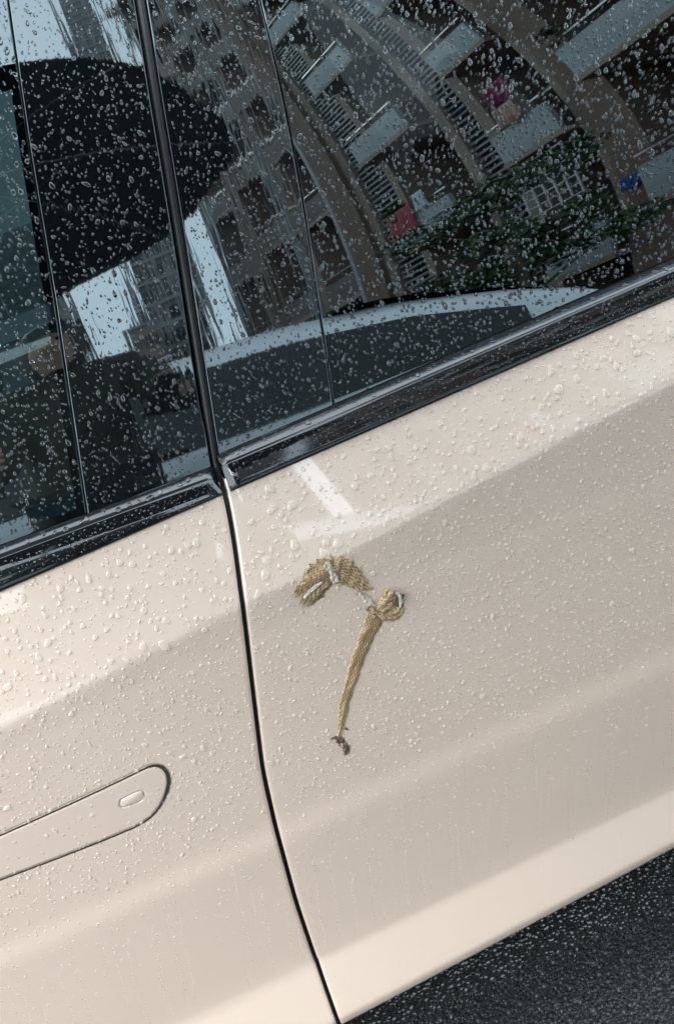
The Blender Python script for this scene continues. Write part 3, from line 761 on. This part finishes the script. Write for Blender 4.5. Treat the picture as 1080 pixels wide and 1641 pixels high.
for sx in (-1, 1):
    lathe('eye', [(.0, .012), (.006, .010), (.011, .004), (.012, 0)], (sx*.032, .178, 1.553+DZ), M['hair'], person, n=10)
# phone
ph = empty('phone', CAM-cF*.022); tag(ph, 'dark mobile phone held up by the photographer', 'phone')
rm = Matrix((cR, cU, -cF)).transposed().to_4x4()
def obb(name, c, size, mt, parent):
    bm = bmesh.new(); bmesh.ops.create_cube(bm, size=1)
    for v_ in bm.verts: v_.co = Vector((v_.co.x*size[0], v_.co.y*size[1], v_.co.z*size[2]))
    bmesh.ops.bevel(bm, geom=bm.edges[:], offset=min(size)*.35, segments=3, affect='EDGES', profile=.5)
    for v_ in bm.verts: v_.co = rm.to_3x3() @ (v_.co+Vector(c))
    me = bpy.data.meshes.new(name); bm.to_mesh(me); bm.free(); me.materials.append(mt); return link(bpy.data.objects.new(name, me), parent)
obb('phone_body', (0.022, -.055, 0), (.074, .155, .008), M['phone'], ph); obb('camera_bump', (.012, -.008, -.005), (.034, .036, .004), M['phone'], ph)
# umbrella
ux, uy, uz = -.35, -.665, 2.28
um = empty('umbrella', (ux, uy, 0)); tag(um, 'large black umbrella held over the photographer beside the beige car', 'umbrella')
NR, RU = 8, .66; V = []; nr_, na = 10, 64
def canopy(w, a_):
    seg = 2*math.pi/NR; q = (a_/seg+.5) % 1-.5    # 0 on a rib, .5 between ribs
    rr = RU*w*(1-.022*w*(1-abs(math.cos(math.pi*q)))*2); droop = .012*w*math.sin(math.pi*abs(q)*1)
    return (rr*math.cos(a_), rr*math.sin(a_), uz-.30*w**1.9-droop*0)
for i in range(nr_+1):
    for k in range(na): V.append(canopy(i/nr_, 2*math.pi*k/na+R_(12)))
F = [(i*na+k, (i+1)*na+k, (i+1)*na+(k+1) % na, i*na+(k+1) % na) for i in range(nr_) for k in range(na)]
cp = mesh('canopy', V, F, M['umb'], um); sm = cp.modifiers.new('thickness', 'SOLIDIFY'); sm.thickness = .0015
for k in range(NR):
    a_ = 2*math.pi*k/NR+R_(0); rb = tube('rib', [tuple(Vector(canopy(w, a_))-Vector((0, 0, .006))) for w in np.linspace(.02, .98, 12)], .003, M['rail'], um, n=6)
    tube('stretcher', [(.01*math.cos(a_), .01*math.sin(a_), uz-.33), tuple(Vector(canopy(.5, a_))-Vector((0, 0, .008)))], .003, M['rail'], um, n=6)
tube('shaft', [(0, 0, 1.16), (0, 0, uz+.05)], .006, M['rail'], um); tube('grip', [(0, 0, 1.06), (0, 0, 1.10), (0, 0, 1.22), (0, 0, 1.25)], [.010, .014, .014, .009], M['umb'], um)
lathe_pts = tube('ferrule', [(0, 0, uz), (0, 0, uz+.06)], [.010, .004], M['rail'], um)

# ------------------------------------------------------------------ shed snake skin on the rear door
def zq(px_, py_):     # position on the door from a sketch grid
    u_, v_ = px_/1080, py_/1620
    a_, b2, c_, d = np.array([.0605, .8848]), np.array([.2208, .825]), np.array([.1455, .5132]), np.array([-.0311, .609])
    return (a_*(1-u_)+b2*u_)*(1-v_)+(d*(1-u_)+c_*u_)*v_
ZPX = .000150
sk = empty('shed_snake_skin', (.10, .0, .70)); tag(sk, 'torn brown shed snake skin with scales stuck to the wet rear door', 'snake skin')
def catmull(P, n_):
    P = np.asarray(P, float); k = len(P); t_ = np.linspace(0, k-1, n_); out = []
    for q in t_:
        i = min(int(q), k-2); f = q-i; p0, p1, p2, p3 = P[max(i-1, 0)], P[i], P[i+1], P[min(i+2, k-1)]
        out.append(.5*((2*p1)+(-p0+p2)*f+(2*p0-5*p1+4*p2-p3)*f*f+(-p0+3*p1-3*p2+p3)*f**3))
    return np.array(out)
class Strip:
    def __init__(s, pts, hw, hgt, lift=0., wr=.0006, seed=1, flat=.85):
        s.C = catmull([zq(*p) for p in pts], 120); s.hw = np.interp(np.linspace(0, 1, 120), np.linspace(0, 1, len(hw)), hw)*ZPX
        s.h = np.interp(np.linspace(0, 1, 120), np.linspace(0, 1, len(hgt)), hgt); s.lift = np.interp(np.linspace(0, 1, 120), np.linspace(0, 1, 2 if not hasattr(lift, '__len__') else len(lift)), [lift, lift] if not hasattr(lift, '__len__') else lift)
        T = np.gradient(s.C, axis=0); s.T = T/np.linalg.norm(T, axis=1)[:, None]; s.N = np.stack([-s.T[:, 1], s.T[:, 0]], 1)
        s.len = np.linalg.norm(np.diff(s.C, axis=0), axis=1).sum(); s.wr = wr; s.flat = flat; rg = np.random.default_rng(seed)
        s.ph = rg.random(8)*6.28; s.rag = [np.convolve(rg.normal(size=140), np.ones(5)/4, 'same') for _ in range(2)]
    def at(s, u_, v_, up=0.):
        q = np.clip(u_, 0, 1)*119; i = int(min(q, 118)); f = q-i; L = lambda A: A[i]*(1-f)+A[i+1]*f
        r_ = s.rag[0 if v_ < 0 else 1]; rg = 1+.17*(r_[i+5]*(1-f)+r_[i+6]*f)*abs(v_)**3
        p = L(s.C)+L(s.N)*L(s.hw)*v_*rg
        e = max(0, 1-abs(v_)**2.4)**s.flat
        hh = L(s.h)*.42*e+s.wr*(math.sin(v_*5+s.ph[0]+u_*9)+math.sin(u_*34+s.ph[1]+2*v_)*.6+math.sin(u_*61+v_*6+s.ph[2])*.35)*min(1, 2*(1-abs(v_))+.25)+L(s.lift)
        return (p[0]-.10, float(YB(p[0], p[1]))-max(hh, .0002)-.0004-up, p[1]-.70)
    def sheet(s, name, mt, parent, nu=70, nv=17, ragend=(.0, .0), seed=3):
        rg = np.random.default_rng(seed); V = []; e0 = rg.random(nv); e1 = rg.random(nv)
        for i in range(nu):
            for j in range(nv):
                u0 = ragend[0]*e0[j]; u1 = 1-ragend[1]*e1[j]; V.append(s.at(u0+(u1-u0)*i/(nu-1), -1+2*j/(nv-1)))
        o = mesh(name, V, grid_faces(nu, nv), mt, parent); md = o.modifiers.new('thickness', 'SOLIDIFY'); md.thickness = .00025; md.offset = 0
        return o
    def scales(s, parent, mt, du=.0058, dv=.0042, ends=(.02, .98), vmax=.93, seed=5):
        rg = random.Random(seed); V, F = [], []; nu = max(3, int(s.len/(du*.5)))
        for i in range(nu):
            u_ = i/nu
            if not ends[0] < u_ < ends[1]: continue
            hw = float(np.interp(u_, np.linspace(0, 1, 120), s.hw)); arc = hw*1.15; nv = max(2, int(round(2*arc/dv)))
            for j in range(nv+1):
                v_ = (-1+2*(j+.5*(i % 2))/nv)
                if abs(v_) > vmax or rg.random() < .02: continue
                k = len(V); a_ = du*.42/s.len; b2 = 1/nv*.80; lo = .00010
                pts = [(u_-a_, v_, lo), (u_-a_*.4, v_+b2*.75, lo), (u_+a_*.35, v_+b2*.85, lo), (u_+a_, v_, lo+.0001), (u_+a_*.35, v_-b2*.85, lo), (u_-a_*.4, v_-b2*.75, lo), (u_+a_*.1, v_, .00022+.00008*rg.random())]
                V += [s.at(min(max(p, 0), 1), min(max(q, -1), 1), up) for p, q, up in pts]
                F += [(k+m_, k+(m_+1) % 6, k+6) for m_ in range(6)]
        o = fast_mesh('scales', V, F, mt, parent, smooth=True); o['kind'] = 'stuff'; return o
# wide folded flap at the upper left
A = Strip([(128, 420), (205, 345), (280, 262), (340, 195), (410, 165)], [95, 112, 118, 118, 100], [.003, .005, .006, .006, .005], seed=2, wr=.0013)
fa = A.sheet('wide_flap', M['membrane'], sk, ragend=(.20, .0), seed=4); A.scales(fa, M['scale'], ends=(.16, .98), seed=1)
# arched middle piece
B = Strip([(388, 190), (430, 195), (500, 225), (570, 272), (630, 316), (690, 328)], [105, 108, 100, 78, 38, 4], [.006, .0075, .007, .006, .004, .001], seed=6, wr=.0008)
fb = B.sheet('arched_piece', M['membrane'], sk, ragend=(.05, 0)); B.scales(fb, M['scale'], ends=(.06, .97), seed=2)
# pale belly strips turned outwards
for nm, pts, hw, lf in (('pale_strip', [(170, 385), (220, 330), (270, 290), (315, 262)], [8, 18, 14, 6], .0042), ('pale_strip', [(325, 135), (352, 160), (375, 200), (395, 240), (420, 275)], [22, 30, 12, 32, 18], .0047), ('pale_strip', [(556, 345), (600, 370), (640, 400), (690, 440)], [10, 26, 30, 16], .0012)):
    S_ = Strip(pts, hw, [.0008, .0016, .0010], lift=lf, wr=.0009, seed=len(pts)+int(lf*1e4)); S_.sheet(nm, M['belly'], sk, nu=40, nv=9, ragend=(.12, .12), seed=int(lf*1e4))
# knot: collar lying across and an open tube end standing off
D = Strip([(640, 452), (690, 478), (760, 505), (830, 508), (880, 470), (893, 420)], [16, 42, 50, 48, 40, 22], [.002, .006, .008, .008, .006, .003], seed=9, wr=.0010)
fd = D.sheet('knot_collar', M['membrane'], sk, ragend=(.08, .1)); D.scales(fd, M['scale'], seed=3)
E_ = Strip([(745, 470), (770, 430), (795, 380), (812, 322)], [48, 62, 60, 42], [.006, .009, .009, .006], lift=.003, seed=12, wr=.0008)
fe = E_.sheet('open_tube', M['membrane'], sk, ragend=(0, .12)); E_.scales(fe, M['scale'], seed=4, ends=(0, .9))
G_ = Strip([(850, 440), (872, 400), (900, 355)], [26, 30, 22], [.003, .004, .003], lift=.003, seed=13); G_.sheet('dark_tab', M['tip'], sk, nu=24, nv=9, ragend=(0, .15))
H_ = Strip([(838, 335), (862, 352), (872, 385), (866, 430)], [9, 12, 12, 8], [.002, .002, .002], lift=.010, seed=15); H_.sheet('pale_strip', M['belly'], sk, nu=24, nv=7)
# long tapering tail
T_ = Strip([(700, 500), (668, 580), (630, 660), (588, 760), (545, 880), (512, 990), (480, 1100), (464, 1190), (452, 1280), (434, 1365), (432, 1402)], [70, 76, 70, 58, 54, 51, 46, 40, 31, 19, 18], [.007, .007, .006, .0055, .005, .005, .0045, .004, .003, .002], seed=20, wr=.0005)
ft = T_.sheet('tail', M['membrane'], sk, nu=110, nv=15); T_.scales(ft, M['scale'], seed=6, ends=(.01, .98))
F_ = Strip([(372, 1402), (410, 1394), (440, 1412), (456, 1440), (478, 1462), (484, 1495), (472, 1528)], [6, 16, 34, 26, 26, 26, 10], [.001, .0025, .003, .002, .0025, .0025, .001], seed=22, wr=.0009, lift=.0004)
F_.sheet('ragged_tip', M['tip'], sk, nu=60, nv=9, ragend=(.02, .05))
fleck = Strip([(474, 1318), (486, 1326), (494, 1334)], [5, 9, 4], [.001, .0015, .001], seed=25); fleck.sheet('loose_fleck', M['tip'], sk, nu=12, nv=7)

# ------------------------------------------------------------------ rain beads
def beads(S, x, z, r, aspect, hgt, seg, seed, sag=.22, wob=.16, soft=False):
    """many domes on surface S; returns vertices (N, K, 3) and one triangle list"""
    rg = np.random.default_rng(seed); N = len(x)
    n_ = normal(S, x, z); P = np.stack([x, S(x, z), z], -1)
    dn = np.tile(np.array([0, 0, -1.]), (N, 1)); dn -= (dn*n_).sum(1, keepdims=True)*n_; dn /= np.linalg.norm(dn, axis=1, keepdims=True)
    tw_ = rg.normal(0, .35, N)[:, None]; sd_ = np.cross(n_, dn); dn, sd_ = dn*np.cos(tw_)+sd_*np.sin(tw_), sd_*np.cos(tw_)-dn*np.sin(tw_)
    th = 2*math.pi*np.arange(seg)/seg
    a2, a3, p2, p3 = rg.normal(0, wob, (N, 1)), rg.normal(0, wob*.6, (N, 1)), rg.random((N, 1))*6.28, rg.random((N, 1))*6.28
    rr = r[:, None]*(1+a2*np.cos(2*th+p2)+a3*np.cos(3*th+p3))
    lx = rr*np.cos(th); ly = rr*np.sin(th)*aspect[:, None]; lx = lx*(1+.22*np.sin(th))
    rings = [(.97, -.10), (1.0, .25), (.88, .62), (.58, .90), (.28, .985)] if seg > 8 else [(.97, -.10), (.97, .35), (.66, .82)]
    if soft: rings = [(1.0, -.12), (.93, .22), (.78, .56), (.52, .84), (.25, .96)] if seg > 8 else [(1.0, -.12), (.85, .42), (.5, .85)]
    Vs = []
    for q, h in rings:
        hh = h*hgt[:, None]
        Vs.append(P[:, None]+sd_[:, None]*(lx*q)[..., None]+dn[:, None]*(ly*q+sag*r[:, None]*max(h, 0))[..., None]+n_[:, None]*(hh*np.ones_like(lx))[..., None])
    top = P+dn*(sag*r)[:, None]+n_*hgt[:, None]
    V = np.concatenate(Vs+[top[:, None]], 1); K = V.shape[1]; F = []
    nr = len(rings)
    for i in range(nr-1):
        for k in range(seg):
            a_, b2, c_, d = i*seg+k, i*seg+(k+1) % seg, (i+1)*seg+(k+1) % seg, (i+1)*seg+k; F += [(a_, b2, c_), (a_, c_, d)]
    for k in range(seg): F.append(((nr-1)*seg+k, (nr-1)*seg+(k+1) % seg, nr*seg))
    F = np.array(F)
    # outward winding check on the first bead
    f0 = F[-1]; nn = np.cross(V[0, f0[1]]-V[0, f0[0]], V[0, f0[2]]-V[0, f0[0]])
    if nn @ n_[0] < 0: F = F[:, ::-1]
    return V, F
def bead_mass(name, sets, label, mt='water', cat='raindrops'):
    Vs, Fs, k = [], [], 0
    for V, F in sets:
        N, K, _ = V.shape; Vs.append(V.reshape(-1, 3)); Fs.append((F[None]+(k+np.arange(N)*K)[:, None, None]).reshape(-1, 3)); k += N*K
    o = fast_mesh(name, np.concatenate(Vs), np.concatenate(Fs), M[mt]); return tag(o, label, cat, kind='stuff')
class Darts:
    def __init__(s, seed): s.c = {}; s.rg = np.random.default_rng(seed)
    def ok(s, x, z, r):
        i, j = int(x//.016), int(z//.016)
        for a_ in (-1, 0, 1):
            for b2 in (-1, 0, 1):
                for (X_, Z_, R2) in s.c.get((i+a_, j+b2), ()):
                    if (X_-x)**2+(Z_-z)**2 < (1.15*(R2+r))**2: return False
        s.c.setdefault((i, j), []).append((x, z, r)); return True
    def throw(s, n_, sample, rfun, keep):
        out = []
        for _ in range(n_):
            x, z = sample(s.rg); r = rfun(s.rg, x, z)
            if keep(x, z, r) and s.ok(x, z, r): out.append((x, z, r))
        return np.array(out) if out else np.zeros((0, 3))
skin_blobs = [(zq(*p), q*ZPX) for p, q in (((200, 370), 110), ((290, 270), 130), ((370, 200), 120), ((470, 220), 115), ((560, 270), 90), ((630, 330), 60), ((650, 410), 60), ((730, 480), 75), ((800, 420), 95), ((860, 480), 70), ((890, 380), 45))]+[(zq(700-30*k+1.2*k*0, 500+90*k), 70*ZPX) for k in range(0, 10)]
def off_skin(x, z):
    for (c_, r_) in skin_blobs:
        if (x-c_[0])**2+(z-c_[1])**2 < r_*r_: return False
    return True
def paint_ok(x, z, r):
    if z > zt(x)-r-.002 or z < zb(x)+.03: return False
    if abs(x-float(xshut(z))) < r+.0055: return False
    return off_skin(x, z)
X0, X1 = -.62, .86
dp = Darts(11)
samp = lambda rg: (rg.uniform(X0, X1), rg.uniform(.30, 1.0))
above = lambda x, z: z > zc(x)
big = dp.throw(1200, samp, lambda rg, x, z: rg.uniform(.0036, .0058) if above(x, z) else rg.uniform(.0026, .0038), lambda x, z, r: paint_ok(x, z, r) and (above(x, z) and dp.rg.random() < .27 or (z > .58 and dp.rg.random() < .16)))
med0 = dp.throw(7500, samp, lambda rg, x, z: rg.uniform(.0017, .0032) if above(x, z) else rg.uniform(.0012, .0024), lambda x, z, r: paint_ok(x, z, r) and (above(x, z) and dp.rg.random() < .75 or z > .52+.1*dp.rg.random()**2))
med = np.vstack([med0, big[big[:, 2] <= .0040]])
small = dp.throw(23000, samp, lambda rg, x, z: rg.uniform(.0006, .0014)*(1.15 if above(x, z) else 1.0), lambda x, z, r: paint_ok(x, z, r) and (dp.rg.random() < (.6 if above(x, z) else 1.0 if z > .56 else max(0, (z-.38)/.18)*.5)))
def bset(S, A_, seg, seed, asp=(1., 1.5), hk=(.42, .62), **kw):
    rg = np.random.default_rng(seed); n_ = len(A_)
    return beads(S, A_[:, 0], A_[:, 1], A_[:, 2], rg.uniform(*asp, n_), A_[:, 2]*rg.uniform(*hk, n_), seg, seed, **kw)
# trails of tiny beads on the lower doors
tr = []; rg = np.random.default_rng(21); x = X0
while x < X1:
    x += rg.uniform(.006, .018); z1 = rg.uniform(.34, .60); z0 = max(.30, z1-rg.uniform(.06, .28)); z = z1; xx = x; wob = rg.uniform(-.1, .1)
    while z > z0:
        step = rg.uniform(.0020, .0065); z -= step; xx -= step*(.19+wob*math.sin(z*60)); r = rg.uniform(.00035, .0007)*(1.4 if rg.random() < .15 else 1)
        if paint_ok(xx, z, r): tr.append((xx, z, r))
tr = np.array(tr)
LB = []
def split(A_): 
    m_ = A_[:, 0] < xshut(A_[:, 1]); return A_[m_], A_[~m_]
f_s, r_s = split(small); f_m, r_m = split(med); f_t, r_t = split(tr)
bead_mass('raindrops', [bset(YB, f_m, 10, 31), bset(YB, f_s, 8, 32), bset(YB, f_t, 6, 33, asp=(1.2, 2.2))], 'small clear raindrops beading on the beige front door', 'water_paint')
bead_mass('raindrops', [bset(YB, r_m, 10, 34), bset(YB, r_s, 8, 35), bset(YB, r_t, 6, 36, asp=(1.2, 2.2))], 'small clear raindrops beading on the beige rear door around the snake skin', 'water_paint')
def singles(A_, S, seed, label_of, group_of, mt='water', asp=(1., 1.4), hk=(.30, .42), wob=.16):
    V, F = bset(S, A_, 14, seed, asp=asp, hk=hk, wob=wob)
    for k in range(len(A_)):
        c_ = np.array([A_[k, 0], float(S(A_[k, 0], A_[k, 1])), A_[k, 1]])
        o = fast_mesh('water_drop', V[k]-c_, F, M[mt]); o.location = c_
        tag(o, label_of(*A_[k]), 'water drop', group_of(*A_[k]))
def where(x, z, r):
    d = 'front' if x < xshut(z) else 'rear'; return d, ('above' if above(x, z) else 'below')
lone = big[big[:, 2] > .0040]
singles(lone, YB, 41, lambda x, z, r: 'large clear raindrop bead on the beige %s door %s its crease' % where(x, z, r), lambda x, z, r: 'large beads on the %s door %s the crease' % where(x, z, r), 'water_paint')
# on the window glass and pillar covers
dg = Darts(13)
def glass_ok(x, z, r):
    if z < float(zg(x))+r+.001 or z > ZTOP-.02: return False
    s = float(xshut(z))
    if abs(x-s) < .0075+r: return False
    return min(abs(x-float(xl(z))), abs(x-float(xr(z)))) > r+.001
sg = lambda rg: (rg.uniform(X0, X1), rg.uniform(.97, 1.54))
g_big = dg.throw(1700, sg, lambda rg, x, z: rg.uniform(.0014, .0028), glass_ok)
g_small = dg.throw(24000, sg, lambda rg, x, z: rg.uniform(.0005, .00155), lambda x, z, r: glass_ok(x, z, r) and dg.rg.random() < .9)
f_b, r_b = split(g_big); f_s, r_s = split(g_small)
bead_mass('raindrops', [bset(YG, f_b, 10, 51, asp=(1, 1.9), hk=(.36, .6), wob=.12, soft=True), bset(YG, f_s, 8, 52, asp=(1, 2.2), hk=(.36, .6), wob=.12, soft=True)], 'small raindrops covering the front window and its black pillar')
bead_mass('raindrops', [bset(YG, r_b, 10, 53, asp=(1, 1.9), hk=(.36, .6), wob=.12, soft=True), bset(YG, r_s, 8, 54, asp=(1, 2.2), hk=(.36, .6), wob=.12, soft=True)], 'small raindrops covering the dark rear window and its black pillar')
# on the trim: ledge and face
def SL(x, z):
    l0, g0 = zl(x), zg(x); yl = YB(x, zt(x))+.008; yg = YG(x, g0); w = (z-l0)/(g0-l0)
    return (yl+.003)*(1-w)+(yg-.002)*w-.0006
def SF(x, z):
    b0, l0 = zt(x), zl(x); yb = YB(x, b0); yl = yb+.008; w = (z-b0)/(l0-b0)
    return (yb-.004)*(1-w)+(yl-.001)*w-.0016*np.sin(np.clip(w, 0, 1)*math.pi)
dl = Darts(17); ll = []; fl = []
for _ in range(240):
    x = dl.rg.uniform(X0, X1); w = dl.rg.uniform(.3, .7); z = float(zl(x))*(1-w)+float(zg(x))*w; r = dl.rg.uniform(.0018, .0040)
    if abs(x-xs0) > .018 and dl.ok(x, z*.3, r*1.2): ll.append((x, z, r))
for _ in range(2600):
    x = dl.rg.uniform(X0, X1); w = dl.rg.uniform(.08, .92); z = float(zt(x))*(1-w)+float(zl(x))*w; r = dl.rg.uniform(.0006, .0017)
    if abs(x-xs0) > .009+r and dl.ok(x, z+3, r): fl.append((x, z, r))
ll, fl = np.array(ll), np.array(fl); ll_all = ll; ll = ll_all[ll_all[:, 2] > .0029]; ll_s = ll_all[ll_all[:, 2] <= .0029]
singles(ll, SL, 61, lambda x, z, r: 'flat water drop lying on the black ledge under the %s window' % ('front' if x < xs0 else 'rear'), lambda x, z, r: 'drops on the ledge under the %s window' % ('front' if x < xs0 else 'rear'), asp=(1.0, 1.3), hk=(.3, .42))
bead_mass('raindrops', [bset(SF, fl, 8, 62, asp=(.6, 1.1)), bset(SL, ll_s, 10, 63, asp=(1.0, 1.3), hk=(.3, .45))], 'fine raindrops on the gloss black trim below the windows')

# ------------------------------------------------------------------ aggregate of the wet asphalt beside the car
rg = np.random.default_rng(77); ns_ = 34000
sx_, sy_ = rg.uniform(-.45, 1.15, ns_), rg.uniform(-.75, .12, ns_)
rad_ = rg.uniform(.0012, .0036, ns_)*(1+.8*(rg.random(ns_) < .12)); th = 2*math.pi*np.arange(6)/6
ring = lambda q: rad_[:, None]*q*(1+rg.normal(0, .18, (ns_, 6)))
V = []
for q, h in ((1.0, -.2), (.62, .62)):
    r_ = ring(q); V.append(np.stack([sx_[:, None]+r_*np.cos(th), sy_[:, None]+r_*np.sin(th), rad_[:, None]*(h+rg.normal(0, .14, (ns_, 6)))], -1))
V.append(np.stack([sx_, sy_, rad_*.7], -1)[:, None]); V = np.concatenate(V, 1)
F = []
for k in range(6): F += [(k, (k+1) % 6, 6+(k+1) % 6), (k, 6+(k+1) % 6, 6+k), (6+k, 6+(k+1) % 6, 12)]
F = (np.array(F)[None]+(np.arange(ns_)*13)[:, None, None]).reshape(-1, 3)
st = fast_mesh('asphalt_aggregate', V.reshape(-1, 3), F, M['stone'], smooth=True)
tag(st, 'dark wet stone chips standing out of the asphalt beside the car', 'gravel', kind='stuff')
